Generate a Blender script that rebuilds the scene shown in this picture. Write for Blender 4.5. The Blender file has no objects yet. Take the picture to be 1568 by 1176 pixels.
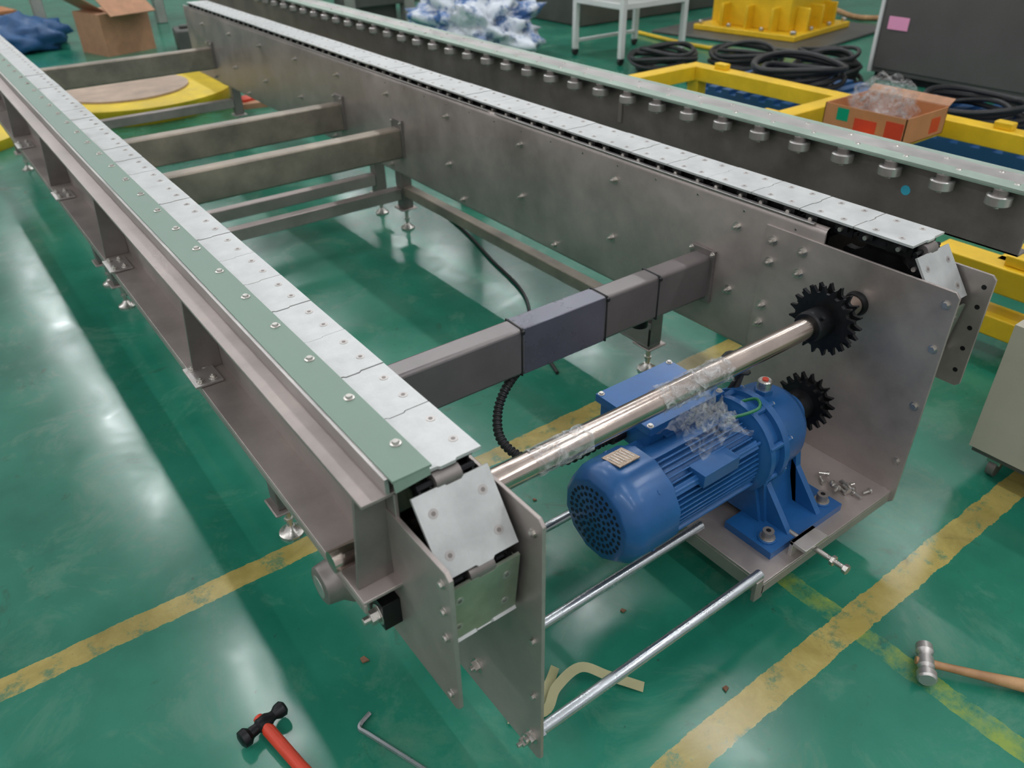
import bpy, bmesh, math, random
from mathutils import Vector, Matrix, noise
random.seed(7)
V=Vector
sc=bpy.context.scene
try:
    sc.view_settings.view_transform='Standard'
    sc.view_settings.exposure=0.0
except Exception: pass

# ---------------------------------------------------------------- materials
def newmat(name):
    m=bpy.data.materials.new(name); m.use_nodes=True
    nt=m.node_tree; nt.nodes.clear()
    out=nt.nodes.new('ShaderNodeOutputMaterial'); b=nt.nodes.new('ShaderNodeBsdfPrincipled')
    nt.links.new(b.outputs[0],out.inputs[0])
    return m,nt,b
def mat(name,col,metal=0.0,rough=0.5,var=0.12,scale=6.0,bump=0.0,bscale=60.0,col2=None,rvar=0.08,stretch=None,coat=0.0):
    m,nt,b=newmat(name)
    N=nt.nodes.new; L=nt.links.new
    tc=N('ShaderNodeTexCoord'); mp=N('ShaderNodeMapping'); L(tc.outputs['Object'],mp.inputs[0])
    if stretch: mp.inputs['Scale'].default_value=stretch
    n=N('ShaderNodeTexNoise'); n.inputs['Scale'].default_value=scale; n.inputs['Detail'].default_value=6; n.inputs['Roughness'].default_value=.65
    L(mp.outputs[0],n.inputs['Vector'])
    cr=N('ShaderNodeValToRGB')
    c=V(col)
    lo=c*(1-var*1.3); hi=V(col2) if col2 else c*(1+var)
    cr.color_ramp.elements[0].position=.3; cr.color_ramp.elements[1].position=.72
    cr.color_ramp.elements[0].color=(*lo,1); cr.color_ramp.elements[1].color=(*hi,1)
    L(n.outputs['Fac'],cr.inputs[0]); L(cr.outputs[0],b.inputs['Base Color'])
    mr=N('ShaderNodeMapRange'); mr.inputs[1].default_value=.3; mr.inputs[2].default_value=.7
    mr.inputs[3].default_value=max(.02,rough-rvar); mr.inputs[4].default_value=min(1,rough+rvar)
    L(n.outputs['Fac'],mr.inputs[0]); L(mr.outputs[0],b.inputs['Roughness'])
    b.inputs['Metallic'].default_value=metal
    if coat: b.inputs['Coat Weight'].default_value=coat; b.inputs['Coat Roughness'].default_value=.15
    if bump:
        n2=N('ShaderNodeTexNoise'); n2.inputs['Scale'].default_value=bscale; n2.inputs['Detail'].default_value=3
        L(mp.outputs[0],n2.inputs['Vector'])
        bp=N('ShaderNodeBump'); bp.inputs['Strength'].default_value=bump; bp.inputs['Distance'].default_value=.01
        L(n2.outputs['Fac'],bp.inputs['Height']); L(bp.outputs[0],b.inputs['Normal'])
    return m
M={}
M['steel']=mat('brushed_steel',(.42,.365,.34),.62,.42,.20,3.6,.03,90,rvar=.12)
M['steel_d']=mat('dark_steel',(.25,.222,.21),.6,.44,.2,6,.03,90)
M['steel_l']=mat('bright_steel',(.55,.52,.50),.8,.36,.12,7,.02,120)
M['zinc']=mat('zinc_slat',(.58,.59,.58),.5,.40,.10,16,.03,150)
M['zinc_refl']=mat('zinc_slat_floor_reflection',(.38,.42,.33),.7,.35,.18,16,.02,100)  # same zinc, darker, with the green floor's reflection painted into the colour
M['green']=mat('green_wear_strip',(.205,.29,.235),.1,.48,.06,5)
M['green_l']=mat('pale_green_strip',(.36,.45,.38),.4,.4,.08,5)
M['black']=mat('black_oxide',(.018,.018,.02),.6,.38,.3,20)
M['rubber']=mat('black_rubber',(.016,.016,.017),0,.5,.2,20)
M['chrome']=mat('polished_shaft',(.54,.455,.40),1.0,.19,.10,8,rvar=.05)
M['rod']=mat('rod_steel',(.52,.55,.57),.9,.28,.1,12)
M['tube']=mat('coated_tube',(.22,.197,.195),.5,.36,.12,4)
M['tube2']=mat('weathered_tube',(.31,.28,.235),.6,.42,.28,5,col2=(.42,.36,.29))
M['film']=mat('blue_film_wrap',(.165,.165,.20),.45,.30,.1,5)
M['blue']=mat('blue_paint',(.014,.098,.285),.12,.36,.14,7,.03,60,coat=.25)
M['blue_d']=mat('vent_dark',(.002,.007,.025),.1,.5,.1)
M['yellow']=mat('yellow_paint',(.82,.52,.02),.05,.40,.12,5)
M['yellow2']=mat('yellow_rim',(.78,.56,.02),.05,.45,.15,5)
M['card']=mat('cardboard',(.44,.23,.13),0,.75,.15,9)
M['card2']=mat('printed_cardboard',(.50,.21,.085),0,.7,.12,9)
M['red']=mat('red_paint',(.60,.05,.02),0,.4,.1)
M['wood']=mat('hammer_wood',(.45,.22,.09),0,.5,.3,8,stretch=(1,1,.15),col2=(.58,.34,.16))
M['woodp']=mat('pale_plywood',(.44,.33,.25),0,.6,.2,6)
M['bolt']=mat('bolt_zinc',(.58,.55,.51),.9,.30,.1,30)
M['cab']=mat('grey_cabinet',(.105,.098,.094),.2,.5,.08,3)
M['beige']=mat('beige_cabinet',(.47,.44,.35),.0,.45,.06,3)
M['white']=mat('white_paint',(.70,.70,.68),.0,.45,.06,4)
M['pink']=mat('pink_tag',(.85,.35,.55),0,.6,.03)
M['gtape']=mat('green_tape',(.0,.30,.16),0,.4,.03)
M['cyan']=mat('cyan_sticker',(.05,.45,.62),0,.4,.03)
M['palletb']=mat('blue_plastic',(.018,.085,.22),0,.45,.1)
M['strap']=mat('beige_strap',(.40,.38,.20),0,.5,.1)
M['gwire']=mat('green_wire',(.01,.16,.06),0,.4,.05)
M['bag']=mat('blue_white_bag',(.08,.18,.42),0,.25,.1,3.2,col2=(.66,.70,.76))
M['bag'].node_tree.nodes['Color Ramp'].color_ramp.elements[0].position=.40
M['bag'].node_tree.nodes['Color Ramp'].color_ramp.elements[1].position=.50
M['mgrey']=mat('machine_grey',(.10,.10,.09),.3,.5,.2,3)
M['mlight']=mat('machine_light',(.34,.34,.31),.3,.5,.2,3)
M['plate']=mat('nameplate',(.36,.27,.20),.7,.3,.3,60)
M['scrap']=mat('brown_scrap',(.22,.11,.06),0,.8,.3,30)

def filmmat(name,lo,hi):
    m=bpy.data.materials.new(name); m.use_nodes=True; nt=m.node_tree; nt.nodes.clear()
    N=nt.nodes.new; L=nt.links.new
    out=N('ShaderNodeOutputMaterial'); mix=N('ShaderNodeMixShader'); tr=N('ShaderNodeBsdfTransparent'); b=N('ShaderNodeBsdfPrincipled')
    b.inputs['Base Color'].default_value=(.72,.73,.73,1); b.inputs['Roughness'].default_value=.12; b.inputs['Specular IOR Level'].default_value=.8
    tc=N('ShaderNodeTexCoord'); n=N('ShaderNodeTexNoise'); n.inputs['Scale'].default_value=28; n.inputs['Detail'].default_value=4; n.inputs['Distortion'].default_value=1.5
    L(tc.outputs['Object'],n.inputs['Vector'])
    bp=N('ShaderNodeBump'); bp.inputs['Strength'].default_value=1; bp.inputs['Distance'].default_value=.02
    L(n.outputs['Fac'],bp.inputs['Height']); L(bp.outputs[0],b.inputs['Normal'])
    mr=N('ShaderNodeMapRange'); mr.inputs[1].default_value=.42; mr.inputs[2].default_value=.70; mr.inputs[3].default_value=lo; mr.inputs[4].default_value=hi
    L(n.outputs['Fac'],mr.inputs[0]); L(mr.outputs[0],mix.inputs[0])
    L(tr.outputs[0],mix.inputs[1]); L(b.outputs[0],mix.inputs[2]); L(mix.outputs[0],out.inputs[0])
    return m
M['filmc']=filmmat('clear_plastic_film',.04,.36)
M['films']=filmmat('stretch_film',.10,.62)

def emat(name,col,s):
    m=bpy.data.materials.new(name); m.use_nodes=True; nt=m.node_tree; nt.nodes.clear()
    out=nt.nodes.new('ShaderNodeOutputMaterial'); e=nt.nodes.new('ShaderNodeEmission')
    e.inputs[0].default_value=(*col,1); e.inputs[1].default_value=s
    nt.links.new(e.outputs[0],out.inputs[0]); return m
M['lamp']=emat('lamp_glow',(.95,.98,1.0),50)

def floormat():
    m,nt,b=newmat('green_epoxy_floor'); N=nt.nodes.new; L=nt.links.new
    tc=N('ShaderNodeTexCoord'); sep=N('ShaderNodeSeparateXYZ'); L(tc.outputs['Object'],sep.inputs[0])
    def nz(s,d=5,r=.6,dist=0):
        n=N('ShaderNodeTexNoise'); n.inputs['Scale'].default_value=s; n.inputs['Detail'].default_value=d; n.inputs['Roughness'].default_value=r; n.inputs['Distortion'].default_value=dist
        L(tc.outputs['Object'],n.inputs['Vector']); return n
    def math_(op,a,bv,clamp=False):
        n=N('ShaderNodeMath'); n.operation=op; n.use_clamp=clamp
        for i,x in enumerate((a,bv)):
            if x is None: continue
            if isinstance(x,(int,float)): n.inputs[i].default_value=x
            else: L(x,n.inputs[i])
        return n.outputs[0]
    n1=nz(1.3,6); cr=N('ShaderNodeValToRGB'); e=cr.color_ramp.elements
    e[0].position=.3; e[0].color=(.007,.125,.078,1); e[1].position=.72; e[1].color=(.034,.245,.160,1)
    L(n1.outputs['Fac'],cr.inputs[0])
    n2=nz(3.5,8,.72,.6); mr=N('ShaderNodeMapRange'); mr.inputs[1].default_value=.52; mr.inputs[2].default_value=.74; mr.inputs[4].default_value=.45
    L(n2.outputs['Fac'],mr.inputs[0])
    mx=N('ShaderNodeMix'); mx.data_type='RGBA'; L(mr.outputs[0],mx.inputs[0]); L(cr.outputs[0],mx.inputs[6]); mx.inputs[7].default_value=(.17,.31,.22,1)
    edge=nz(14,5,.7); wear=nz(9,7,.75)
    ed=math_('MULTIPLY',math_('SUBTRACT',edge.outputs['Fac'],.5),.026)
    def band(coord,c,h):
        d=math_('ABSOLUTE',math_('SUBTRACT',coord,c),None); d=math_('ADD',d,ed)
        return math_('LESS_THAN',d,h)
    la=band(sep.outputs['Y'],1.645,.036); la=math_('MULTIPLY',la,math_('LESS_THAN',sep.outputs['X'],2.75))
    lb=band(sep.outputs['Y'],.556,.038)
    ln=math_('MAXIMUM',la,lb)
    w=N('ShaderNodeMapRange'); w.inputs[1].default_value=.37; w.inputs[2].default_value=.46; w.inputs[3].default_value=.25; w.inputs[4].default_value=.90
    L(wear.outputs['Fac'],w.inputs[0]); ln=math_('MULTIPLY',ln,w.outputs[0])
    lc=band(sep.outputs['X'],1.44,.030); lc=math_('MULTIPLY',lc,math_('LESS_THAN',sep.outputs['Y'],.95))
    w2=N('ShaderNodeMapRange'); w2.inputs[1].default_value=.40; w2.inputs[2].default_value=.62; w2.inputs[3].default_value=0.0; w2.inputs[4].default_value=.78
    L(wear.outputs['Fac'],w2.inputs[0]); lc=math_('MULTIPLY',lc,w2.outputs[0])
    m1=N('ShaderNodeMix'); m1.data_type='RGBA'; L(lc,m1.inputs[0]); L(mx.outputs[2],m1.inputs[6]); m1.inputs[7].default_value=(.28,.36,.045,1)
    yc=N('ShaderNodeValToRGB'); yc.color_ramp.elements[0].position=.3; yc.color_ramp.elements[1].position=.7; yc.color_ramp.elements[0].color=(.28,.21,.05,1); yc.color_ramp.elements[1].color=(.56,.43,.13,1); L(n2.outputs['Fac'],yc.inputs[0])
    m2=N('ShaderNodeMix'); m2.data_type='RGBA'; L(ln,m2.inputs[0]); L(m1.outputs[2],m2.inputs[6]); L(yc.outputs[0],m2.inputs[7])
    n3=nz(5,6,.7,1.2); mr3=N('ShaderNodeMapRange'); mr3.inputs[1].default_value=.62; mr3.inputs[2].default_value=.76; mr3.inputs[4].default_value=.65
    L(n3.outputs['Fac'],mr3.inputs[0])
    m3=N('ShaderNodeMix'); m3.data_type='RGBA'; L(mr3.outputs[0],m3.inputs[0]); L(m2.outputs[2],m3.inputs[6]); m3.inputs[7].default_value=(.03,.045,.025,1)
    # small dark specks
    n4=nz(38,3,.6); mr4=N('ShaderNodeMapRange'); mr4.inputs[1].default_value=.70; mr4.inputs[2].default_value=.76; mr4.inputs[4].default_value=.6
    L(n4.outputs['Fac'],mr4.inputs[0])
    m4=N('ShaderNodeMix'); m4.data_type='RGBA'; L(mr4.outputs[0],m4.inputs[0]); L(m3.outputs[2],m4.inputs[6]); m4.inputs[7].default_value=(.03,.04,.025,1)
    L(m4.outputs[2],b.inputs['Base Color'])
    rr=N('ShaderNodeMapRange'); rr.inputs[1].default_value=.3; rr.inputs[2].default_value=.7; rr.inputs[3].default_value=.11; rr.inputs[4].default_value=.27
    L(n2.outputs['Fac'],rr.inputs[0]); L(rr.outputs[0],b.inputs['Roughness'])
    bn=nz(2.0,2); bp=N('ShaderNodeBump'); bp.inputs['Strength'].default_value=.03; bp.inputs['Distance'].default_value=.02
    L(bn.outputs['Fac'],bp.inputs['Height']); L(bp.outputs[0],b.inputs['Normal'])
    b.inputs['Specular IOR Level'].default_value=.42
    return m
M['floor']=floormat()

# ---------------------------------------------------------------- builder
class B:
    def __init__(s,name,parent=None,mats=('steel',)):
        s.name=name; s.parent=parent; s.mats=list(mats); s.bm=bmesh.new()
    def mi(s,m):
        if m is None: return 0
        if m not in s.mats: s.mats.append(m)
        return s.mats.index(m)
    def face(s,vs,m):
        try:
            f=s.bm.faces.new(vs); f.material_index=m; return f
        except ValueError: return None
    def prism(s,pts,ext,m=None):
        m=s.mi(m); ext=V(ext); a=[s.bm.verts.new(V(p)) for p in pts]; b=[s.bm.verts.new(V(p)+ext) for p in pts]
        n=len(pts); s.face(a[::-1],m); s.face(b,m)
        for i in range(n): s.face([a[i],a[(i+1)%n],b[(i+1)%n],b[i]],m)
    def box(s,x0,x1,y0,y1,z0,z1,m=None):
        s.prism([(x0,y0,z0),(x1,y0,z0),(x1,y1,z0),(x0,y1,z0)],(0,0,z1-z0),m)
    def obox(s,c,sz,rot,m=None):
        R=rot.to_3x3() if hasattr(rot,'to_3x3') else rot
        h=V(sz)/2; c=V(c)
        P=[c+R@V((sx*h.x,sy*h.y,-h.z)) for sx,sy in((-1,-1),(1,-1),(1,1),(-1,1))]
        s.prism(P,R@V((0,0,2*h.z)),m)
    def lathe(s,o,ax,prof,seg=24,m=None,caps=True):
        m=s.mi(m); o=V(o); ax=V(ax).normalized(); u=ax.orthogonal().normalized(); w=ax.cross(u)
        rings=[]
        for a,r in prof:
            rings.append([s.bm.verts.new(o+ax*a+(u*math.cos(t)+w*math.sin(t))*r) for t in [2*math.pi*i/seg for i in range(seg)]])
        for j in range(len(rings)-1):
            for i in range(seg):
                s.face([rings[j][i],rings[j][(i+1)%seg],rings[j+1][(i+1)%seg],rings[j+1][i]],m)
        if caps: s.face(rings[0][::-1],m); s.face(rings[-1],m)
    def cyl(s,p0,p1,r,seg=20,m=None,r2=None):
        p0=V(p0);p1=V(p1); s.lathe(p0,p1-p0,[(0,r),((p1-p0).length,r if r2 is None else r2)],seg,m)
    def bolt(s,p,d,r=.008,h=.006,m='bolt',stud=True):
        p=V(p); d=V(d).normalized()
        s.lathe(p,d,[(0,r*1.45),(.0015,r*1.45)],14,m); s.lathe(p+d*.0015,d,[(0,r),(h,r)],6,m)
        if stud: s.lathe(p+d*h,d,[(0,r*.5),(h*.9,r*.5)],10,m)
    def screw(s,p,d,r=.007,m='bolt'):
        p=V(p); d=V(d).normalized(); s.lathe(p,d,[(0,r),(.0012,r)],14,m); s.lathe(p+d*.0012,d,[(0,r*.45),(.0005,r*.45)],6,'black')
    def tube(s,pts,r,seg=10,m=None,closed=False,sub=6,rfun=None):
        m=s.mi(m); P=[V(p) for p in pts]; n=len(P); Q=[]
        if n>2 and sub>1:
            rng=range(n if closed else n-1)
            for i in rng:
                p0=P[i-1] if (i>0 or closed) else P[0]; p1=P[i]; p2=P[(i+1)%n]; p3=P[(i+2)%n] if (closed or i+2<n) else P[-1]
                for k in range(sub):
                    t=k/sub; Q.append(.5*((2*p1)+(-p0+p2)*t+(2*p0-5*p1+4*p2-p3)*t*t+(-p0+3*p1-3*p2+p3)*t**3))
            if not closed: Q.append(P[-1])
        else: Q=P
        rings=[]; prev=None
        for i,q in enumerate(Q):
            a=Q[i-1] if (i>0 or closed) else Q[i]; b=Q[(i+1)%len(Q)] if (i+1<len(Q) or closed) else Q[i]
            t=(b-a).normalized()
            u=t.orthogonal().normalized() if prev is None else (prev-t*prev.dot(t)).normalized()
            prev=u; w=t.cross(u); rr=rfun(i) if rfun else r
            rings.append([s.bm.verts.new(q+(u*math.cos(k*2*math.pi/seg)+w*math.sin(k*2*math.pi/seg))*rr) for k in range(seg)])
        L=len(rings)
        for j in range(L if closed else L-1):
            for i in range(seg): s.face([rings[j][i],rings[j][(i+1)%seg],rings[(j+1)%L][(i+1)%seg],rings[(j+1)%L][i]],m)
        if not closed: s.face(rings[0][::-1],m); s.face(rings[-1],m)
    def gear(s,o,ax,n,ro,ri,w,m='black'):
        m=s.mi(m); o=V(o); ax=V(ax).normalized(); u=ax.orthogonal().normalized(); q=ax.cross(u); pts=[]
        for i in range(n):
            for fr,r in((-.5,ri),(-.32,ri*1.01),(-.16,(ro+ri)/2),(-.06,ro),(.06,ro),(.16,(ro+ri)/2),(.32,ri*1.01)):
                t=2*math.pi*(i+fr)/n; pts.append(o+(u*math.cos(t)+q*math.sin(t))*r)
        c0=s.bm.verts.new(o); c1=s.bm.verts.new(o+ax*w)
        a=[s.bm.verts.new(p) for p in pts]; b=[s.bm.verts.new(p+ax*w) for p in pts]; L=len(a)
        for i in range(L):
            j=(i+1)%L; s.face([a[i],a[j],b[j],b[i]],m); s.face([c0,a[j],a[i]],m); s.face([c1,b[i],b[j]],m)
    def done(s,bevel=0,ang=.6,seg=2,recalc=True,sub=0):
        bm=s.bm
        if recalc: bmesh.ops.recalc_face_normals(bm,faces=bm.faces)
        for f in bm.faces: f.smooth=True
        for e in bm.edges:
            if len(e.link_faces)==2 and e.calc_face_angle(0)>ang: e.smooth=False
        me=bpy.data.meshes.new(s.name); bm.to_mesh(me); bm.free()
        for k in s.mats: me.materials.append(M[k])
        o=bpy.data.objects.new(s.name,me); sc.collection.objects.link(o)
        if s.parent: o.parent=s.parent
        if bevel:
            md=o.modifiers.new('bevel','BEVEL'); md.width=bevel; md.segments=seg; md.limit_method='ANGLE'; md.angle_limit=math.radians(40); md.harden_normals=False
        return o
def empty(name,loc=(0,0,0)):
    e=bpy.data.objects.new(name,None); e.empty_display_size=.2; e.location=loc; sc.collection.objects.link(e); return e
def emptyP(name): return empty(name)
def catmull(P,sub):
    P=[V(p) for p in P]; n=len(P); Q=[]
    for i in range(n-1):
        p0=P[max(i-1,0)];p1=P[i];p2=P[i+1];p3=P[min(i+2,n-1)]
        for k in range(sub):
            t=k/sub; Q.append(.5*((2*p1)+(-p0+p2)*t+(2*p0-5*p1+4*p2-p3)*t*t+(-p0+3*p1-3*p2+p3)*t**3))
    Q.append(P[-1]); return Q

# ================================================================ FLOOR / HALL
b=B('floor',None,('floor',)); b.box(-14,20,-8,22,-.1,0); b.done()
b=B('wall_back',None,('mlight',)); b.box(-14,20,22,22.2,0,7); b.done()
b=B('wall_right',None,('mlight',)); b.box(20,20.2,-8,22,0,7); b.done()
reg=lambda y0,n:[(y0+2.3*k,y0+2.3*k+1.5) for k in range(n)]
for x,segs in((.9,[(5.0,7.0),(9.4,11.4),(11.8,13.8),(15.2,17.2),(18.4,20.4)]),(4.6,reg(2.0,8)),(-5.2,reg(-1.0,7)),(8.6,reg(2.0,8)),(.9,reg(-6,3)),(4.6,reg(-6,3)),(-2.6,reg(-7,3))):
    b=B('ceiling_lamp_row',None,('white',))
    for ya,yb_ in segs:
        b.box(x-.09,x+.09,ya,yb_,6.03,6.10,'white'); b.box(x-.06,x+.06,ya+.03,yb_-.03,6.0,6.03,'lamp')
        b.cyl((x,ya+.3,6.1),(x,ya+.3,7),.006,6); b.cyl((x,yb_-.3,6.1),(x,yb_-.3,7),.006,6)
    b.done()

# ================================================================ CHAIN CONVEYOR
CV=emptyP('slat_chain_conveyor')
XC=1.18
def mx(x,side): return x if side==0 else 2*XC-x
YE=6.4
for side,tag in((0,'left'),(1,'right')):
    mm=lambda x: mx(x,side)
    sgn=1 if side==0 else -1
    def bx(b,xa,xb,*r,m=None):
        a,c=sorted((mm(xa),mm(xb))); b.box(a,c,*r,m)
    b=B('inner_channel_'+tag,CV,('steel',))
    z0,z1=.345,.797; R=.018
    prof=[(.505,z0),(.56-R,z0)]+[(.56-R+R*math.sin(t),z0+R-R*math.cos(t)) for t in (0.4,.8,1.2)]+[(.56,z0+R),(.56,z1-R)]+[(.56-R+R*math.cos(t),z1-R+R*math.sin(t)) for t in(.4,.8,1.2)]+[(.56-R,z1),(.548,z1)]
    th=.005
    inner=[(.505,z0+th),(.56-th,z0+th),(.56-th,z1-th),(.548,z1-th)]
    poly=[(mm(x),1.06,z) for x,z in prof+inner[::-1]]
    b.prism(poly,(0,YE-1.06,0)); b.done(ang=.5)
    b=B('web_bolts_'+tag,CV,('bolt',))
    xx=mm(.56); d=(sgn,0,0)
    for k in range(10):
        y=1.34+.52*k
        if y<YE: b.bolt((xx,y,.717),d,.010,.012)
        y=1.857+.52*k
        if y<YE: b.bolt((xx,y,.513),d,.010,.012)
        y=2.17+.63*k
        if y<YE: b.bolt((xx,y,.38),d,.010,.010)
    b.bolt((xx,1.34,.515),d,.010,.012)
    for k in range(30):
        b.screw((xx,1.15+.175*k,.768),d,.004)
    xp=mm(.565)
    for y,z in((1.21,.717),(1.112,.717),(1.21,.654),(1.112,.654),(1.21,.517),(1.21,.46),(.715,.72),(.712,.60),(.712,.43),(.712,.25),(.72,.14)):
        b.bolt((xp,y,z),d,.008 if y<1 else .010,.006 if y<1 else .012,stud=y>1)
    for y,z in((.712,.72),(.712,.457),(.712,.30)): b.bolt((mm(.5575),y,z),(-sgn,0,0),.006,.005,stud=False)
    b.done()
    b=B('end_plate_'+tag,CV,('steel',))
    pl=[(.689,.745),(.70,.757),(1.24,.757),(1.24,.125),(1.225,.112),(.70,.112),(.689,.123)]
    b.prism([(mm(.5575),y,z) for y,z in pl],(sgn*.0075,0,0)); b.done(.0012)
    b=B('outer_end_plate_'+tag,CV,('steel',))
    pl=[(.689,.74),(.70,.75),(1.10,.75),(1.10,.43),(.70,.43),(.689,.44)]
    b.prism([(mm(.385),y,z) for y,z in pl],(sgn*.008,0,0))
    for y,z in((.71,.72),(.71,.66),(.71,.60),(.71,.46)): b.bolt((mm(.385),y,z),(-sgn,0,0),.006,.005,stud=False)
    if side==1:
        for y,z in((.71,.715),(.71,.66),(.71,.60),(.71,.54),(.71,.475)): b.lathe((mm(.393),y,z),(-1,0,0),[(0,.0065),(.0008,.0065)],14,'black')
    b.cyl((mm(.393),.80,.46),(mm(.5575),.80,.46),.010,12,'bolt')
    b.done(.001)
    b=B('outer_channel_'+tag,CV,('steel',))
    if side==0:
        bx(b,.388,.395,.845,YE,.598,.80)
        bx(b,.333,.395,.845,YE,.795,.8025)
        bx(b,.312,.395,.845,YE,.598,.605)
        bx(b,.312,.318,.845,YE,.578,.598)
        bx(b,.395,.402,.845,YE,.80,.829)
    else:
        bx(b,.388,.395,.845,YE,.50,.775)
        bx(b,.355,.395,.845,YE,.598,.605)
    b.done(.0015)
    if side==0:
        b=B('gusset_plates',CV,('steel_d',))
        for k in range(7):
            y=.875+.84*k
            b.prism([(.335,y,.795),(.388,y,.795),(.388,y,.605),(.318,y,.605)],(0,.007,0))
        b.done(.001)
        b=B('flange_joint_plates',CV,('steel_l',))
        for y in(1.69,2.47,3.25,4.05,4.85):
            b.box(.300,.365,y-.05,y+.05,.606,.612)
            for dy in(-.032,.032):
                for x in(.318,.347): b.bolt((x,y+dy,.612),(0,0,1),.007,.006)
        b.done(.001)
    if side==0:
        b=B('green_wear_strip',CV,('green',))
        b.box(.383,.452,.832,YE,.830,.8345)
        b.prism([(.385,.832,.830),(.448,.832,.830),(.448,.829,.818),(.385,.829,.812)],(0,.003,0),'green')
        y=.911
        while y<YE:
            b.lathe((.434,y,.8345),(0,0,1),[(0,.010),(.0015,.010),(.0022,.0065),(.006,.0055)],14,'bolt'); y+=.162
        b.box(.376,.383,.845,YE,.8025,.832,'steel_l')
        b.done()
    p=.162; s0=.835
    path=[]  # (y,z,angle,len)
    k=0
    while s0+p*(k+1)<YE:
        path.append((s0+p*(k+.5),.822,0,.1594)); k+=1
    a=math.radians
    path+=[(.778,.742,a(54),.138),(.742,.592,a(97),.140),(.80,.475,a(140),.138)]
    cy=.86; k=0
    while cy+p*(k+1)<YE:
        path.append((cy+p*(k+.5),.45,math.pi,.158)); k+=1
    b=B('slats_'+tag,CV,('zinc','zinc_refl'))
    c=B('chain_'+tag,CV,('black',))
    xa,xb=sorted((mm(.404),mm(.547))); xm=(xa+xb)/2; w=xb-xa
    for (y,z,a,ln) in path:
        t=V((0,math.cos(a),math.sin(a))); n=V((0,-math.sin(a),math.cos(a)))
        R=Matrix((V((1,0,0)),t,n)).transposed()
        o=V((xm,y,z)); hw=w/2; hl=ln/2; jog=.004
        loc=[(-hw,-hl),(-.012,-hl),(-.008,-hl-jog),(.02,-hl-jog),(.024,-hl),(hw,-hl),(hw,hl),(.024,hl),(.02,hl-jog),(-.008,hl-jog),(-.012,hl),(-hw,hl)]
        jit=random.uniform(-.0009,.0009)
        b.prism([o+R@V((lx,ly,-.006+jit)) for lx,ly in loc],R@V((0,0,.006)), 'zinc_refl' if 1.5<a<2 else 'zinc')
        for lx in(-hw+.025,hw-.025):
            for ly in(-.036,.034):
                q=o+R@V((lx,ly,jit)); b.lathe(q,n,[(0,.0085),(.0008,.0085)],14,'steel_l'); b.lathe(q+n*.0008,n,[(0,.004),(.0004,.004)],8,'steel_d')
        for lx in(-.05,-.03,.03,.05):
            c.obox(o+R@V((lx,0,-.026)),(.004,.145,.028),R)
        c.obox(o+R@V((0,0,-.012)),(.10,.07,.010),R)
        for ly in(-.081,.0):
            q0=o+R@V((-.054,ly,-.026)); q1=o+R@V((.054,ly,-.026)); c.cyl(q0,q1,.006,8)
            c.cyl(o+R@V((-.024,ly,-.026)),o+R@V((.024,ly,-.026)),.017,14,'steel_d')
        for ly in(-.045,.045):
            c.obox(o+R@V((sgn*.058,ly,-.016)),(.014,.035,.016),R)
            c.cyl(o+R@V((sgn*.05,ly,-.020)),o+R@V((sgn*.072,ly,-.020)),.006,8,'bolt')
    b.done(); c.done()
    b=B('chain_sprocket_'+tag,CV,('black',)); b.gear((mm(.485)-.012,.93,.636),(1,0,0),12,.150,.13,.024); b.done()
    b=B('chain_track_'+tag,CV,('black',)); bx(b,.44,.53,1.08,YE,.755,.765); bx(b,.395,.5575,1.3,YE,.74,.755,m='steel_d'); b.done()
b=B('cover_rail',CV,('steel_l',)); b.box(1.797,1.812,1.10,2.55,.797,.801); b.box(1.800,1.808,2.6,YE,.797,.800); b.done(.001)

b=B('cross_beams',CV,('tube','tube2'))
b.box(.5601,1.7999,1.412,1.482,.458,.598,'tube')
for y in(3.335,3.95,5.94): b.box(.5601,1.7999,y-.035,y+.035,.44,.58,'tube2')
b.done(.010,seg=3)
b=B('beam_film_and_ties',CV,('film',))
b.box(1.072,1.36,1.4114,1.4826,.4574,.5986,'film')
for x in(1.067,1.365,1.571):
    b.box(x-.003,x+.003,1.409,1.485,.455,.601,'rubber'); b.box(x-.005,x+.005,1.403,1.412,.585,.597,'rubber')
b.done(.009,seg=3)
b=B('beam_end_brackets',CV,('steel_d',))
for x0,x1 in((1.788,1.80),(.56,.572)):
    for y in(1.447,3.335,3.95,5.94):
        b.box(x0,x1,y-.047,y+.047,.445,.618)
        xs=x0 if x0>1 else x1; dd=(-1,0,0) if x0>1 else (1,0,0)
        b.bolt((xs,y-.042,.607),dd,.006,.006); b.bolt((xs,y+.042,.607),dd,.006,.006)
b.done(.001)

b=B('legs',CV,('steel_d','steel'))
f=B('levelling_feet',CV,('bolt',))
for X in(.46,1.89):
    for Y in(1.72,3.5,3.78,5.9):
        b.box(X-.03,X+.03,Y-.03,Y+.03,.12,.35,'steel_d')
        b.box(X-.045,X+.045,Y-.045,Y+.045,.112,.12,'steel')
        b.box(X-.07,X+.07,Y-.05,Y+.05,.335,.345,'steel')
        f.cyl((X,Y,.02),(X,Y,.112),.009,12); f.lathe((X,Y,0),(0,0,1),[(0,.036),(.008,.036),(.016,.022),(.03,.012)],20)
        f.lathe((X,Y,.095),(0,0,1),[(0,.016),(.012,.016)],6); f.lathe((X,Y,.05),(0,0,1),[(0,.014),(.010,.014)],6)
for Y in(3.5,3.78,5.9): b.box(.49,1.86,Y-.025,Y+.025,.17,.23,'steel')
b.box(1.865,1.915,1.75,3.47,.19,.24,'tube2'); b.box(.435,.485,1.75,3.47,.19,.24,'tube2')
b.done(.004); f.done()

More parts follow.
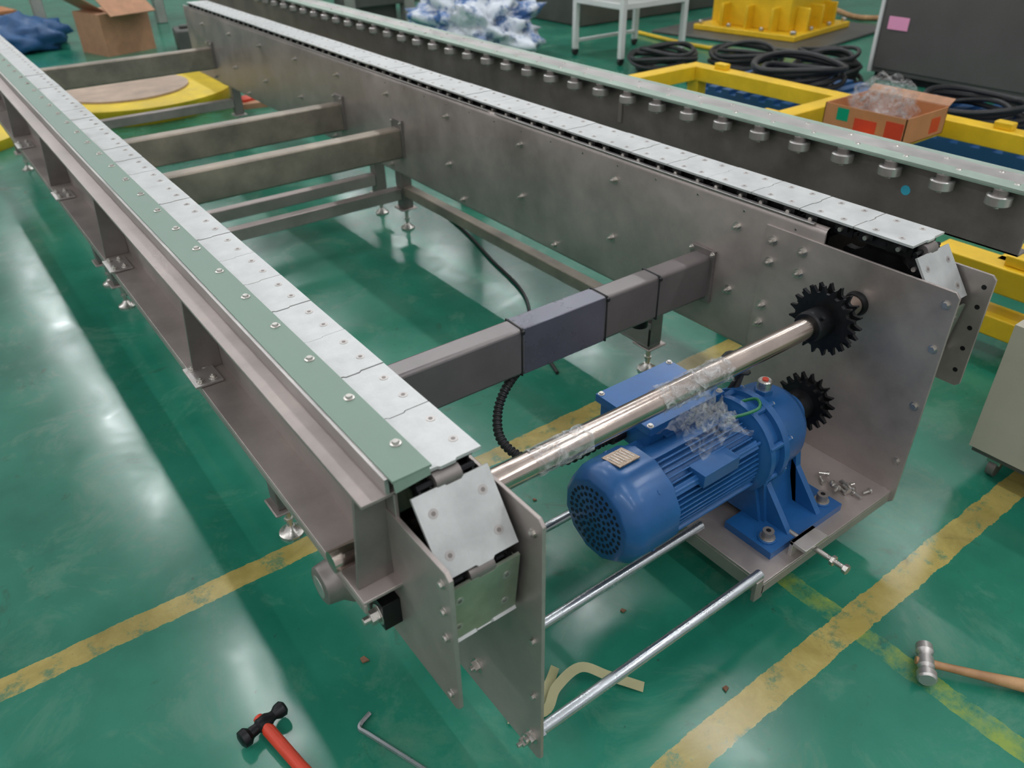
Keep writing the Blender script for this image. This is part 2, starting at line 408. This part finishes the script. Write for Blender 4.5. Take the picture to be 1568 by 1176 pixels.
b=B('drive_shaft',CV,('chrome',))
b.lathe((.30,.93,.636),(1,0,0),[(0,.020),(.10,.020),(.101,.0265),(1.53,.0265),(1.531,.022),(1.70,.022)],40)
b.done()
b=B('shaft_bearings',CV,('black',))
b.lathe((1.782,.93,.636),(1,0,0),[(0,.030),(.01,.034),(.03,.034)],24)
b.lathe((.575,.93,.636),(-1,0,0),[(0,.030),(.01,.034),(.03,.034)],24)
b.lathe((.285,.975,.548),(1,0,0),[(0,.030),(.003,.036),(.03,.040),(.045,.052),(.10,.052)],28,'steel_d')
b.lathe((.284,.975,.548),(1,0,0),[(0,.022),(.002,.022)],20,'steel_l')
b.prism([(.345,.91,.505),(.345,1.05,.505),(.345,1.05,.59),(.345,.91,.59)],(.045,0,0),'steel_d')
b.prism([(.350,.865,.49),(.350,.905,.49),(.350,.905,.55),(.350,.865,.55)],(.035,0,0),'black')
b.bolt((.350,.885,.515),(-1,0,0),.014,.016)
b.bolt((.345,.925,.575),(-1,0,0),.008,.008); b.bolt((.345,1.03,.52),(-1,0,0),.008,.008)
b.done(.002)
b=B('drive_sprocket',CV,('black',))
b.gear((1.640,.93,.636),(1,0,0),19,.092,.074,.010); b.gear((1.668,.93,.636),(1,0,0),19,.092,.074,.010)
b.lathe((1.585,.93,.636),(1,0,0),[(0,.036),(.004,.040),(.055,.040),(.056,.066),(.093,.066),(.094,.045),(.13,.045)],32)
b.lathe((1.60,.905,.667),(0,-.6,.8),[(0,.006),(.008,.006)],6)
b.done()

def wrap(name,x0,x1,r0,seed,amp=.006):
    b=B(name,CV,('films',)); n=int((x1-x0)/.006); seg=48; rings=[]
    for i in range(n+1):
        x=x0+(x1-x0)*i/n; ring=[]
        for k in range(seg):
            t=2*math.pi*k/seg
            nn=noise.noise(V((x*22+seed,math.cos(t)*1.6,math.sin(t)*1.6)))+.6*noise.noise(V((x*70+seed,math.cos(t)*4,math.sin(t)*4)))
            r=r0+abs(nn)*amp
            ring.append(b.bm.verts.new(V((x+nn*.004,.93+math.cos(t)*r,.636+math.sin(t)*r))))
        rings.append(ring)
    for j in range(n):
        for k in range(seg): b.face([rings[j][k],rings[j][(k+1)%seg],rings[j+1][(k+1)%seg],rings[j+1][k]],0)
    return b.done(ang=3)
wrap('shaft_film',.72,.86,.0275,1.3,.008)
wrap('shaft_film_far',1.06,1.28,.0275,8.1,.010)

b=B('motor_tray',CV,('steel',))
b.box(1.25,1.7995,.70,1.20,.142,.150); b.box(1.25,1.7995,.70,.706,.112,.142); b.box(1.25,1.256,.70,1.20,.10,.142); b.box(1.25,1.7995,1.194,1.20,.112,.142)
b.box(1.225,1.25,.70,.712,.10,.165)
b.done(.0015)
b=B('tie_rods',CV,('rod',))
for y,z in((.715,.168),(.905,.185),(1.14,.185)):
    b.cyl((.565,y,z),(1.252,y,z),.0125,24); b.cyl((.565,y,z),(.58,y,z),.017,6)
    b.bolt((.5575,y,z),(-1,0,0),.012,.010)
b.bolt((.5575,.735,.130),(-1,0,0),.010,.012)
b.done()
b=B('tension_screws',CV,('bolt','steel_l'))
b.box(1.375,1.465,.716,.726,.15,.196,'steel_l'); b.box(1.375,1.465,.68,.726,.186,.196,'steel_l')
b.cyl((1.425,.60,.172),(1.425,.80,.172),.007,12); b.lathe((1.425,.592,.172),(0,1,0),[(0,.013),(.012,.013)],6); b.lathe((1.425,.628,.172),(0,1,0),[(0,.014),(.010,.014)],6); b.lathe((1.425,.700,.172),(0,1,0),[(0,.014),(.012,.014)],6)
b.done(.001)
b=B('loose_bolts',CV,('bolt',))
for i in range(13):
    x=1.68+random.gauss(0,.032); y=.79+random.gauss(0,.022); a=random.uniform(0,6.28); d=V((math.cos(a),math.sin(a),0))
    z=.158+random.choice((0,0,.008))
    b.cyl(V((x,y,z)),V((x,y,z))+d*.022,.004,10); b.cyl(V((x,y,z))-d*.005,V((x,y,z)),.008,12)
b.done()

# ================================================================ GEAR MOTOR
GM=emptyP('gear_motor'); AY,AZ=.945,.367
b=B('stator_body',GM,('blue',))
b.lathe((1.03,AY,AZ),(1,0,0),[(0,.094),(.33,.094)],48)
for i in range(48):
    t=2*math.pi*i/48
    if abs(math.degrees((t-math.radians(62)+math.pi)%(2*math.pi)-math.pi))<28: continue
    R=Matrix.Rotation(t,3,'X'); c=V((1.205,AY,AZ))+R@V((0,.100,0))
    b.obox(c,(.29,.016,.004),R)
for t in(35,145,215,325):
    R=Matrix.Rotation(math.radians(t),3,'X'); b.obox(V((1.20,AY,AZ))+R@V((0,.103,0)),(.30,.022,.022),R)
    b.cyl(V((1.05,AY,AZ))+R@V((0,.112,0)),V((1.36,AY,AZ))+R@V((0,.112,0)),.005,8,'blue')
b.box(1.14,1.26,AY-.112,AY-.06,AZ+.05,AZ+.085)
b.done(.001)
b=B('fan_cover',GM,('blue','blue_d'))
b.lathe((.915,AY,AZ),(1,0,0),[(0,.098),(.003,.104),(.024,.118),(.036,.124),(.060,.1255),(.145,.1255),(.150,.120)],12)
for ri,n in((.0,1),(.016,6),(.032,12),(.048,18),(.064,24),(.080,30)):
    for i in range(n):
        t=2*math.pi*i/n+ri*20; q=V((.9145,AY+ri*math.cos(t),AZ+ri*math.sin(t)))
        b.lathe(q,(-1,0,0),[(0,.0054),(.0006,.0054)],8,'blue_d')
for i in range(4):
    t=math.radians(45+90*i); q=V((1.02,AY,AZ))+V((0,math.cos(t),math.sin(t)))*.121
    b.bolt(q,(0,math.cos(t),math.sin(t)),.006,.004,m='blue',stud=False)
b.done(.0012)
b=B('nameplate',GM,('plate',))
t=math.radians(80); R=Matrix.Rotation(t-math.pi/2,3,'X'); b.obox(V((1.005,AY,AZ))+V((0,math.cos(t),math.sin(t)))*.1235,(.062,.060,.003),R,'plate')
for i in range(6): b.obox(V((1.005-.022+i*.009,AY,AZ))+V((0,math.cos(t),math.sin(t)))*.1255,(.002,.04,.001),R,'bolt')
b.done()
b=B('gear_housing',GM,('blue',))
b.lathe((1.355,AY,AZ),(1,0,0),[(0,.100),(.012,.118),(.014,.130),(.030,.130),(.032,.120),(.060,.118),(.062,.132),(.082,.132),(.084,.120),(.17,.112),(.205,.092),(.225,.060),(.228,.048),(.262,.046)],56)
for i in range(8):
    t=math.radians(22+45*i); q=V((1.40,AY+.123*math.cos(t),AZ+.123*math.sin(t))); b.lathe(q,(1,0,0),[(-.028,.009),(.05,.009)],10); b.lathe(q+V((.05,0,0)),(1,0,0),[(0,.006),(.006,.006)],6,'bolt')
for (ya,yb) in((AY-.125,AY-.055),(AY+.055,AY+.125)):
    b.prism([(1.40,ya,.17),(1.40,yb,.17),(1.40,AY+(yb-AY)*.72 if ya>AY else AY-.03,.32),(1.40,AY+.09 if ya>AY else AY-.09,.34)],(.020,0,0))
    b.prism([(1.53,ya,.17),(1.53,yb,.17),(1.53,AY+(yb-AY)*.72 if ya>AY else AY-.03,.32),(1.53,AY+.09 if ya>AY else AY-.09,.34)],(.020,0,0))
b.prism([(1.39,AY-.115,.17),(1.39,AY+.115,.17),(1.39,AY+.075,.30),(1.39,AY-.075,.30)],(.17,0,0))
b.prism([(1.325,AY-.205,.150),(1.62,AY-.205,.150),(1.62,AY-.06,.150),(1.325,AY-.06,.150)],(0,0,.022))
b.prism([(1.325,AY+.06,.150),(1.62,AY+.06,.150),(1.62,AY+.205,.150),(1.325,AY+.205,.150)],(0,0,.022))
for x in(1.41,1.53):
    b.prism([(x,AY-.19,.172),(x,AY-.10,.172),(x,AY-.085,.30)],(.018,0,0)); b.prism([(x,AY+.19,.172),(x,AY+.10,.172),(x,AY+.085,.30)],(.018,0,0))
for x in(1.36,1.585):
    for y in(AY-.165,AY+.165):
        b.lathe((x,y,.172),(0,0,1),[(0,.024),(.004,.024)],20,'blue'); b.lathe((x,y,.176),(0,0,1),[(0,.020),(.003,.020)],20,'bolt'); b.lathe((x,y,.179),(0,0,1),[(0,.0145),(.020,.0145)],20,'steel_d'); b.lathe((x,y,.199),(0,0,1),[(0,.007),(.0005,.007)],6,'black')
b.done(.002)
b=B('terminal_box',GM,('blue',))
b.box(1.13,1.37,1.0,1.17,.41,.475); b.box(1.12,1.38,.99,1.18,.478,.500); b.box(1.18,1.33,.96,1.05,.39,.45)
for x in(1.13,1.37):
    for y in(1.0,1.17): b.bolt((x,y,.50),(0,0,1),.006,.004,stud=False)
b.cyl((1.12,1.08,.44),(1.08,1.08,.44),.018,16,'black')
b.done(.006,seg=3)
b=B('lifting_eye',GM,('blue',))
R=.020
b.tube([(1.30+R*math.cos(t),AY-.03,.475+R*math.sin(t)+.01) for t in[2*math.pi*i/12 for i in range(12)]],.007,8,closed=True,sub=2); b.cyl((1.30,AY-.03,.44),(1.30,AY-.03,.47),.012,12)
b.done()
b=B('oil_breather',GM,('bolt','red'))
b.lathe((1.475,AY,.475),(0,0,1),[(0,.024),(.02,.024)],6,'blue'); b.lathe((1.475,AY,.495),(0,0,1),[(0,.018),(.022,.018),(.025,.015)],20,'bolt'); b.lathe((1.475,AY,.520),(0,0,1),[(0,.008),(.003,.008)],16,'red')
b.done()
b=B('motor_sprocket',GM,('black',))
b.gear((1.662,AY,AZ),(1,0,0),17,.080,.062,.010); b.gear((1.690,AY,AZ),(1,0,0),17,.080,.062,.010)
b.lathe((1.617,AY,AZ),(1,0,0),[(0,.040),(.044,.042),(.045,.056),(.085,.056),(.086,.035),(.11,.035)],28)
b.done()
b=B('wires',GM,('gwire',))
b.tube([(1.37,AY+.02,.475),(1.40,AY-.03,.51),(1.36,AY-.07,.52),(1.31,AY-.04,.50),(1.34,AY,.475)],.004,8,'gwire')
b.tube([(1.42,AY+.07,.46),(1.44,AY+.05,.53),(1.41,AY+.01,.56),(1.38,AY+.06,.54),(1.36,AY+.1,.47)],.006,8,'rubber')
b.tube([(1.43,AY+.05,.48),(1.46,AY+.06,.55),(1.44,AY+.10,.56),(1.40,AY+.10,.50)],.007,8,'rubber')
b.done()
def crumple(name,parent,c,size,seed,nx=36,ny=28,amp=.02,drop=.0,m='filmc'):
    b=B(name,parent,(m,)); g=[]
    for i in range(nx+1):
        row=[]
        for j in range(ny+1):
            u=i/nx-.5; v=j/ny-.5
            edge=1+.25*noise.noise(V((u*5,v*5,seed)))
            p=V((u*size[0]*edge,v*size[1]*edge,0))
            n=noise.noise(V((u*7+seed,v*7,seed)))*amp*1.4+abs(noise.noise(V((u*17,v*17,seed))))*amp
            p.z=n+size[2]*(.25-(u*u+v*v))*2
            row.append(b.bm.verts.new(V(c)+p))
        g.append(row)
    for i in range(nx):
        for j in range(ny): b.face([g[i][j],g[i+1][j],g[i+1][j+1],g[i][j+1]],0)
    return b.done(ang=3)
crumple('crumpled_film',GM,(1.22,AY-.03,.505),(.16,.13,.03),3.3,amp=.020)
crumple('crumpled_film_fold',GM,(1.22,AY-.04,.54),(.10,.07,.06),6.1,amp=.03)

b=B('corrugated_hose',CV,('rubber',))
b.tube([(1.25,1.50,.43),(1.12,1.47,.44),(1.03,1.43,.43),(.975,1.40,.385),(.94,1.34,.345),(.955,1.26,.325),(1.02,1.18,.335),(1.07,1.10,.42),(1.09,1.08,.44)],.0115,12,sub=26,rfun=lambda i:.0135 if (i//2)%2 else .0105)
b.done()
b=B('under_beam_cable',CV,('rubber',))
b.tube([(1.55,1.50,.44),(1.40,1.47,.445),(1.2,1.46,.44),(1.08,1.45,.44)],.006,8)
b.tube([(1.75,1.62,.36),(1.66,1.58,.38),(1.60,1.52,.42),(1.5,1.50,.44)],.012,10)
b.lathe((1.70,1.60,.31),(0,0,1),[(0,.03),(.05,.03),(.06,.015)],16,'black')
b.lathe((1.80,1.66,.30),(0,0,1),[(0,.026),(.06,.026),(.07,.015)],16,'black')
b.done()
b=B('leg_bracket',CV,('steel_d',))
b.box(1.80,1.86,1.64,1.80,.16,.168); b.box(1.80,1.806,1.64,1.80,.168,.26); b.prism([(1.80,1.64,.168),(1.86,1.64,.168),(1.80,1.64,.24)],(0,.006,0))
b.done(.001)
b=B('floor_cable',None,('rubber',))
b.tube([(2.15,3.55,.008),(2.08,3.2,.008),(2.0,2.9,.008),(1.9,2.5,.008),(1.72,2.2,.008),(1.6,1.9,.008)],.007,8)
b.done()

# ================================================================ ROLLER RAIL (second conveyor line)
RR=emptyP('roller_guide_rail')
b=B('rail_beam',RR,('steel_d',))
b.box(2.345,2.352,.79,9,.66,.845); b.box(2.345,2.48,.79,9,.839,.846,'steel_l'); b.box(2.345,2.40,.79,9,.66,.667); b.box(2.473,2.48,.79,9,.80,.846,'steel_l')
b.box(2.338,2.346,2.4,2.42,.70,.80,'steel')
b.done(.0015)
b=B('rail_strip',RR,('green_l',)); b.box(2.293,2.350,.79,9,.851,.857); b.box(2.293,2.350,.79,9,.846,.851,'green')
b.box(2.350,2.44,.79,9,.846,.853,'steel_l'); b.box(2.44,2.48,.79,9,.846,.85,'green_l')
y=.85
while y<8.9:
    b.lathe((2.335,y,.857),(0,0,1),[(0,.009),(.003,.007)],12,'bolt'); b.lathe((2.42,y+.08,.853),(0,0,1),[(0,.008),(.003,.006)],12,'bolt'); y+=.162
b.done()
b=B('guide_rollers',RR,('steel_d','bolt'))
y=.87
while y<8.9:
    b.lathe((2.300,y,.802),(0,0,1),[(0,.030),(.003,.034),(.026,.034),(.029,.030)],24,'steel_l'); b.lathe((2.300,y,.797),(0,0,1),[(0,.014),(.0065,.018)],18,'steel_d'); b.cyl((2.300,y,.792),(2.300,y,.848),.008,10,'bolt')
    b.lathe((2.300,y,.831),(0,0,1),[(0,.020),(.015,.020)],18,'steel_d')
    y+=.162
b.done()
b=B('rail_supports',RR,('steel_d',))
for y in(1.7,3.6,5.6,7.8): b.box(2.36,2.42,y-.03,y+.03,.12,.84); b.box(2.33,2.45,y-.06,y+.06,0,.12)
b.done(.003)
b=B('sticker',RR,('cyan',)); b.lathe((2.3445,1.152,.755),(-1,0,0),[(0,.015),(.0006,.015)],24); b.done()

# ================================================================ HAND TOOLS
def rotz(a): return Matrix.Rotation(a,3,'Z')
H=emptyP('ball_peen_hammer')
b=B('head',H,('steel_l',)); a=V((1.504,.403,.028)); c=V((1.416,.345,.028)); d=(c-a).normalized()
b.lathe(a,d,[(0,.012),(.003,.019),(.022,.020),(.030,.014),(.036,.013),(.042,.019),(.066,.019),(.072,.013),(.078,.013),(.084,.022),(.100,.022),(.105,.018)],28); b.done()
b=B('handle',H,('wood',)); m0=(a+c)/2; e=V((1.66,.10,.020)); h=(e-m0).normalized()
b.lathe(m0-h*.022,h,[(0,.009),(.02,.011),(.06,.009),(.14,.011),(.22,.015),(.30,.016),(.31,.010)],20); b.done()
H=emptyP('claw_hammer')
b=B('head',H,('black',)); a=V((.10,1.155,.030)); c=V((.212,1.178,.030)); d=(c-a).normalized()
b.lathe(a,d,[(0,.012),(.004,.020),(.018,.021),(.026,.013),(.042,.012),(.048,.017),(.070,.017),(.078,.012),(.085,.011),(.095,.017),(.108,.018),(.114,.012)],24)
b.done()
b=B('handle',H,('red',)); m0=(a+c)/2; e=V((.215,.84,.020)); h=(e-m0).normalized()
b.lathe(m0-h*.02,h,[(0,.011),(.04,.012),(.041,.0145),(.16,.014),(.28,.018),(.32,.018),(.328,.012)],20,'red'); b.done()
b=B('hex_key',None,('rod',)); b.tube([(.362,1.062,.006),(.345,1.056,.006),(.330,1.049,.006),(.326,1.040,.006),(.332,1.026,.006),(.36,.955,.006),(.42,.80,.006)],.0055,6,sub=3); b.done()
b=B('packing_strap',None,('strap',))
def ribbon(pts,w,th=.0):
    pp=catmull(pts,7); L0=[];L1=[]
    for i,p in enumerate(pp):
        t=(pp[min(i+1,len(pp)-1)]-pp[max(i-1,0)]); s=V((-t.y,t.x,0)).normalized()*w+V((0,0,.004))
        L0.append(b.bm.verts.new(p+s)); L1.append(b.bm.verts.new(p-s))
    for i in range(len(pp)-1): b.face([L0[i],L0[i+1],L1[i+1],L1[i]],0)
ribbon([(.60,.86,.012),(.67,.815,.03),(.72,.835,.05),(.80,.845,.045),(.85,.80,.02),(.90,.735,.008)],.011)
ribbon([(.62,.79,.008),(.66,.83,.03),(.72,.86,.04),(.77,.90,.012)],.010)
b.done(ang=3)
b=B('floor_debris',None,('scrap',))
for x,y in((1.05,1.35),(1.0,1.30),(1.10,1.40),(.97,1.28),(.42,1.2),(1.05,.62),(1.02,.93)):
    R=rotz(random.uniform(0,3)); s=random.uniform(.006,.012); b.prism([V((x,y,.001))+R@V(q) for q in((-s,-s*.5,0),(s*.7,-s*.7,0),(s,s*.3,0),(-s*.2,s*.8,0))],(0,0,.004))
b.done()

# ================================================================ BACKGROUND
b=B('yellow_steel_frame',None,('yellow',))
def yb(x0,x1,y0,y1,zt=.35,h=.10): b.box(x0,x1,y0,y1,zt-h,zt)
yb(4.72,4.84,.6,4.2); yb(3.80,4.72,4.09,4.21); yb(3.90,4.72,2.81,2.93); yb(3.90,4.72,2.22,2.34)
yb(3.05,4.72,1.0,1.1); yb(2.98,3.10,.2,1.3)
for x,y in((4.78,4.12),(4.78,2.87),(4.78,1.5),(3.86,4.15),(3.96,2.87),(3.96,2.28),(4.78,.7),(3.04,1.2),(3.04,.35)):
    b.box(x-.05,x+.05,y-.05,y+.05,.012,.252); b.box(x-.09,x+.09,y-.09,y+.09,0,.012)
yb(2.98,3.10,.2,1.3,.16,.08)
for x,y in((4.0,2.87),(4.78,3.9),(4.78,1.9),(3.04,1.0)):
    b.box(x-.03,x+.03,y-.05,y+.05,.35,.39)
b.done(.008,seg=3)
CB=emptyP('open_cardboard_box')
b=B('box_walls',CB,('card2',))
x0,x1,y0,y1,z0,z1=4.04,4.44,2.07,2.55,.352,.49
b.box(x0,x1,y0,y1,z0,z0+.004); b.box(x0,x0+.005,y0,y1,z0,z1); b.box(x1-.005,x1,y0,y1,z0,z1); b.box(x0,x1,y0,y0+.005,z0,z1); b.box(x0,x1,y1-.005,y1,z0,z1)
b.prism([(x1,y0,z1),(x1,y1,z1),(x1+.05,y1,z1+.03),(x1+.05,y0,z1+.03)],(0,0,.004),'card')
b.box(x0-.001,x0,2.40,2.47,z0+.06,z0+.125,'gtape'); b.box(x0-.001,x0,2.08,2.18,z0,z0+.11,'red'); b.box(x0-.001,x0,2.23,2.36,z0+.02,z0+.09,'red'); b.box(x0+.25,x0+.34,y0-.001,y0,z0+.02,z0+.10,'red')
b.done()
def blob(name,parent,c,s,seed,m,amp=.25,sub=4,fr=2.2,flat=True,crisp=0):
    b=B(name,parent,(m,)); bmesh.ops.create_icosphere(b.bm,subdivisions=sub,radius=1)
    for v in b.bm.verts:
        d=v.co.normalized(); n=noise.noise(d*fr+V((seed,0,0)))+.5*abs(noise.noise(d*fr*2.6+V((0,seed,0))))+.3*abs(noise.noise(d*fr*6+V((0,0,seed))))
        if crisp: n+=crisp*abs(noise.noise(d*fr*11+V((seed,seed,0))))
        r=1+n*amp*1.6; p=V((d.x*s[0],d.y*s[1],d.z*s[2]))*r
        if flat and p.z<-s[2]*.6: p.z=-s[2]*.6
        v.co=V(c)+p
    return b.done(ang=3)
blob('plastic_bag_contents',CB,(4.23,2.32,.50),(.13,.15,.11),2.2,'filmc',.35)
blob('plastic_bag_inner',CB,(4.23,2.32,.46),(.10,.12,.08),5.2,'filmc',.4)
blob('wrapped_machine_bag',None,(4.95,7.35,.22),(.42,.72,.34),4.4,'bag',.28,5,3.0,crisp=.5)
for (px,py) in((5.55,3.75),(5.65,2.35)):
    b=B('blue_plastic_pallet',None,('palletb',))
    for i in range(9): b.box(px-.5,px+.5,py-.55+i*.1375,py-.55+i*.1375+.075,.11,.14)
    for i in range(3): b.box(px-.5+i*.44,px-.38+i*.44,py-.55,py+.625,.02,.11)
    for i in range(3): b.box(px-.5,px+.5,py-.55+i*.53,py-.43+i*.53,0,.03)
    b.done()
def coil(name,c,R,n,r=.014,seed=0,z=.02,mm='rubber'):
    b=B(name,None,(mm,)); random.seed(seed); pts=[]
    for k in range(n):
        rr=R*random.uniform(.75,1.05); ox=random.uniform(-.04,.04); oy=random.uniform(-.04,.04); zz=z+k*r*1.3
        b.tube([(c[0]+ox+rr*math.cos(t),c[1]+oy+rr*math.sin(t),max(z,zz+.02*math.sin(t*2+k))) for t in[2*math.pi*i/14 for i in range(14)]],r,8,closed=True,sub=3)
    b.done()
coil('cable_coil',(5.6,5.25),.28,9,.018,1); coil('cable_coil',(6.25,4.85),.32,8,.018,2); coil('cable_coil',(6.42,4.1),.27,10,.018,3)
coil('cable_coil',(5.5,3.75),.33,7,.02,4,.165); coil('cable_coil',(5.6,2.45),.34,6,.018,5,.165); coil('cable_coil',(4.93,3.05),.07,3,.010,9)
RB=emptyP('robot_pedestal')
Rz=rotz(math.radians(8))
b=B('pedestal',RB,('yellow',)); c=V((8.05,5.95,0))
def rb(sx,sy,z0,z1,m='yellow'): b.prism([c+Rz@V((ax*sx,ay*sy,z0)) for ax,ay in((-1,-1),(1,-1),(1,1),(-1,1))],(0,0,z1-z0),m)
rb(.62,.62,.03,.09); rb(.44,.44,.09,.9); rb(.55,.55,.9,.96)
for ax,ay in((1,0),(-1,0),(0,1),(0,-1)):
    for o_ in(-.3,0,.3):
        q=c+Rz@V((ax*.51+ay*o_,ay*.51+ax*o_,.20)); b.obox(q,(.15 if ax else .03,.15 if ay else .03,.24),Rz)
for ax in(-.56,-.2,.2,.56):
    for ay in(-.57,.57):
        b.cyl(c+Rz@V((ax,ay,.09)),c+Rz@V((ax,ay,.13)),.025,10,'bolt'); b.cyl(c+Rz@V((ay,ax,.09)),c+Rz@V((ay,ax,.13)),.025,10,'bolt')
rb(.95,.95,0,.03,'mgrey')
b.done(.01)
b=B('white_work_cart',None,('white',))
for x in(5.52,6.34):
    for y in(5.72,6.38): b.box(x-.025,x+.025,y-.025,y+.025,.06,.95); b.cyl((x,y-.015,.035),(x,y+.015,.035),.035,14,'rubber')
b.box(5.52,6.34,6.36,6.40,.12,.15); b.box(5.50,6.36,5.70,6.40,.48,.53); b.box(5.48,6.38,5.68,6.42,.93,.97)
b.done(.004)
b=B('control_cabinet',None,('cab','white'))
b.box(6.80,7.7,2.0,3.92,.06,1.9,'cab'); b.box(6.78,7.7,3.92,3.95,.06,1.9,'white'); b.box(6.785,6.80,2.0,2.62,.10,1.86,'cab'); b.box(6.785,6.80,2.64,3.90,.10,1.86,'cab')
b.box(6.83,7.65,2.05,3.9,0,.06,'black')
for i in range(14): b.box(6.778,6.786,2.2,2.42,.35+i*.035,.362+i*.035,'black')
b.obox((6.78,3.76,.46),(.004,.18,.10),rotz(.0),'pink')
b.done(.006)
b=B('beige_tool_cabinet',None,('beige',))
b.box(2.24,2.85,-.05,.70,.10,.52); b.box(2.245,2.84,-.04,.69,.085,.10,'mgrey')
for i in range(4): b.prism([(2.24,.30,.18+i*.045),(2.24,.55,.18+i*.045),(2.232,.55,.165+i*.045),(2.232,.30,.165+i*.045)],(0,0,.004),'beige')
for x in(2.30,2.79):
    for y in(.02,.63): b.cyl((x,y-.012,.032),(x,y+.012,.032),.032,18,'steel_d'); b.box(x-.022,x+.022,y-.02,y+.02,.05,.088,'bolt')
b.done(.004)
b=B('yellow_turntable_disc',None,('yellow2','woodp'))
b.lathe((1.5,7.25,.0),(0,0,1),[(0,.74),(.10,.80),(.13,.80),(.135,.58)],64,'yellow2'); b.lathe((1.42,7.22,.135),(0,0,1),[(0,.50),(.015,.50)],64,'woodp')
b.done()
b=B('yellow_turntable_disc',None,('yellow2','woodp'))
b.lathe((.10,6.9,.0),(0,0,1),[(0,.50),(.05,.52),(.07,.52),(.075,.40)],64,'yellow2'); b.done()
b=B('red_flattened_carton',None,('red','card'))
b.obox((2.25,6.62,.03),(.26,.13,.06),rotz(.3),'red'); b.obox((2.22,6.50,.02),(.20,.10,.04),rotz(-.2),'card'); b.done()
CL=emptyP('brown_carton')
b=B('carton_body',CL,('card',)); b.obox((2.0,9.8,.20),(.55,.5,.40),rotz(.3),'card'); b.obox((2.1,9.5,.47),(.5,.28,.01),rotz(.3) @ Matrix.Rotation(.6,3,'X'),'card'); b.obox((1.75,9.85,.47),(.28,.5,.01),rotz(.3)@Matrix.Rotation(.6,3,'Y'),'card'); b.done()
blob('blue_tarp_bundle',None,(1.1,10.6,.12),(.45,.35,.2),9.4,'palletb',.3,crisp=.4)
b=B('orange_crate',None,('card2',)); b.obox((.9,11.8,.12),(.8,.4,.24),rotz(.2)); b.obox((.9,11.8,.25),(.86,.46,.03),rotz(.2)); b.done()
b=B('dark_tool_bag',None,('mgrey',)); b.obox((2.75,9.4,.10),(.5,.35,.2),rotz(-.2)); b.cyl((2.55,9.4,.22),(2.95,9.35,.22),.02,10); b.done(.05)
b=B('steel_work_platform',None,('mlight','mgrey'))
for x in(4.5,5.3,6.1):
    for y in(9.3,10.2): b.box(x-.07,x+.07,y-.07,y+.07,0,1.2)
b.box(4.4,6.2,9.2,10.3,1.15,1.3); b.box(4.4,6.2,9.25,9.35,.22,.34,'mgrey'); b.box(4.7,5.2,9.4,10.1,0,.9,'mgrey'); b.box(4.4,6.2,10.15,10.25,.25,.37,'mgrey')
b.done(.01)
b=B('grey_machine_base',None,('mgrey','mlight'))
b.box(6.6,9.0,7.55,8.9,.0,.45,'mgrey'); b.box(6.8,8.8,7.8,8.8,.45,1.6,'mgrey'); b.box(6.55,9.05,7.5,7.6,.40,.50,'mlight'); b.box(7.0,7.5,7.75,7.8,.7,1.3,'cab')
b.done(.02)
b=B('machine_frame',None,('mlight',))
for x in(1.55,2.9,3.5):
    b.box(x-.06,x+.06,11.3,11.42,0,2)
b.box(1.5,3.55,11.3,11.42,.5,.6); b.box(1.5,3.55,11.3,12.0,1.0,1.1)
b.done(.01)
b=B('floor_hose',None,('rubber',))
b.tube([(5.4,4.75,.02),(5.75,4.85,.02),(5.9,4.55,.02),(5.5,4.5,.02),(5.2,4.55,.02)],.018,8)
b.tube([(6.9,4.9,.02),(6.75,5.4,.02),(6.7,6.0,.02),(6.8,6.8,.02)],.02,8,'yellow')
b.tube([(9.2,6.8,.03),(9.6,6.3,.05),(9.4,5.7,.03),(10.0,5.3,.03)],.03,8,'wood')
b.done()

# ================================================================ WORLD, CAMERA
w=bpy.data.worlds.new('hall_ambient'); sc.world=w; w.use_nodes=True
bg=w.node_tree.nodes['Background']; bg.inputs[0].default_value=(.64,.645,.66,1); bg.inputs[1].default_value=.82

d1=V((-1065,-775,1200)).normalized(); d2=V((1956,-828,1200)).normalized(); d2=(d2-d1*d1.dot(d2)).normalized(); dn=d1.cross(d2)
right=V((d2.x,d1.x,-dn.x)); up=-V((d2.y,d1.y,-dn.y)); back=-V((d2.z,d1.z,-dn.z))
cam=bpy.data.cameras.new('camera'); co=bpy.data.objects.new('camera',cam); sc.collection.objects.link(co)
Rm=Matrix((right,up,back)).transposed().to_4x4(); Rm.translation=V((0,0,1.6)); co.matrix_world=Rm
cam.sensor_width=36; cam.lens=36*1200/1568; cam.clip_start=.05; cam.clip_end=100
cam.dof.use_dof=True; cam.dof.focus_distance=1.85; cam.dof.aperture_fstop=3.6
sc.camera=co
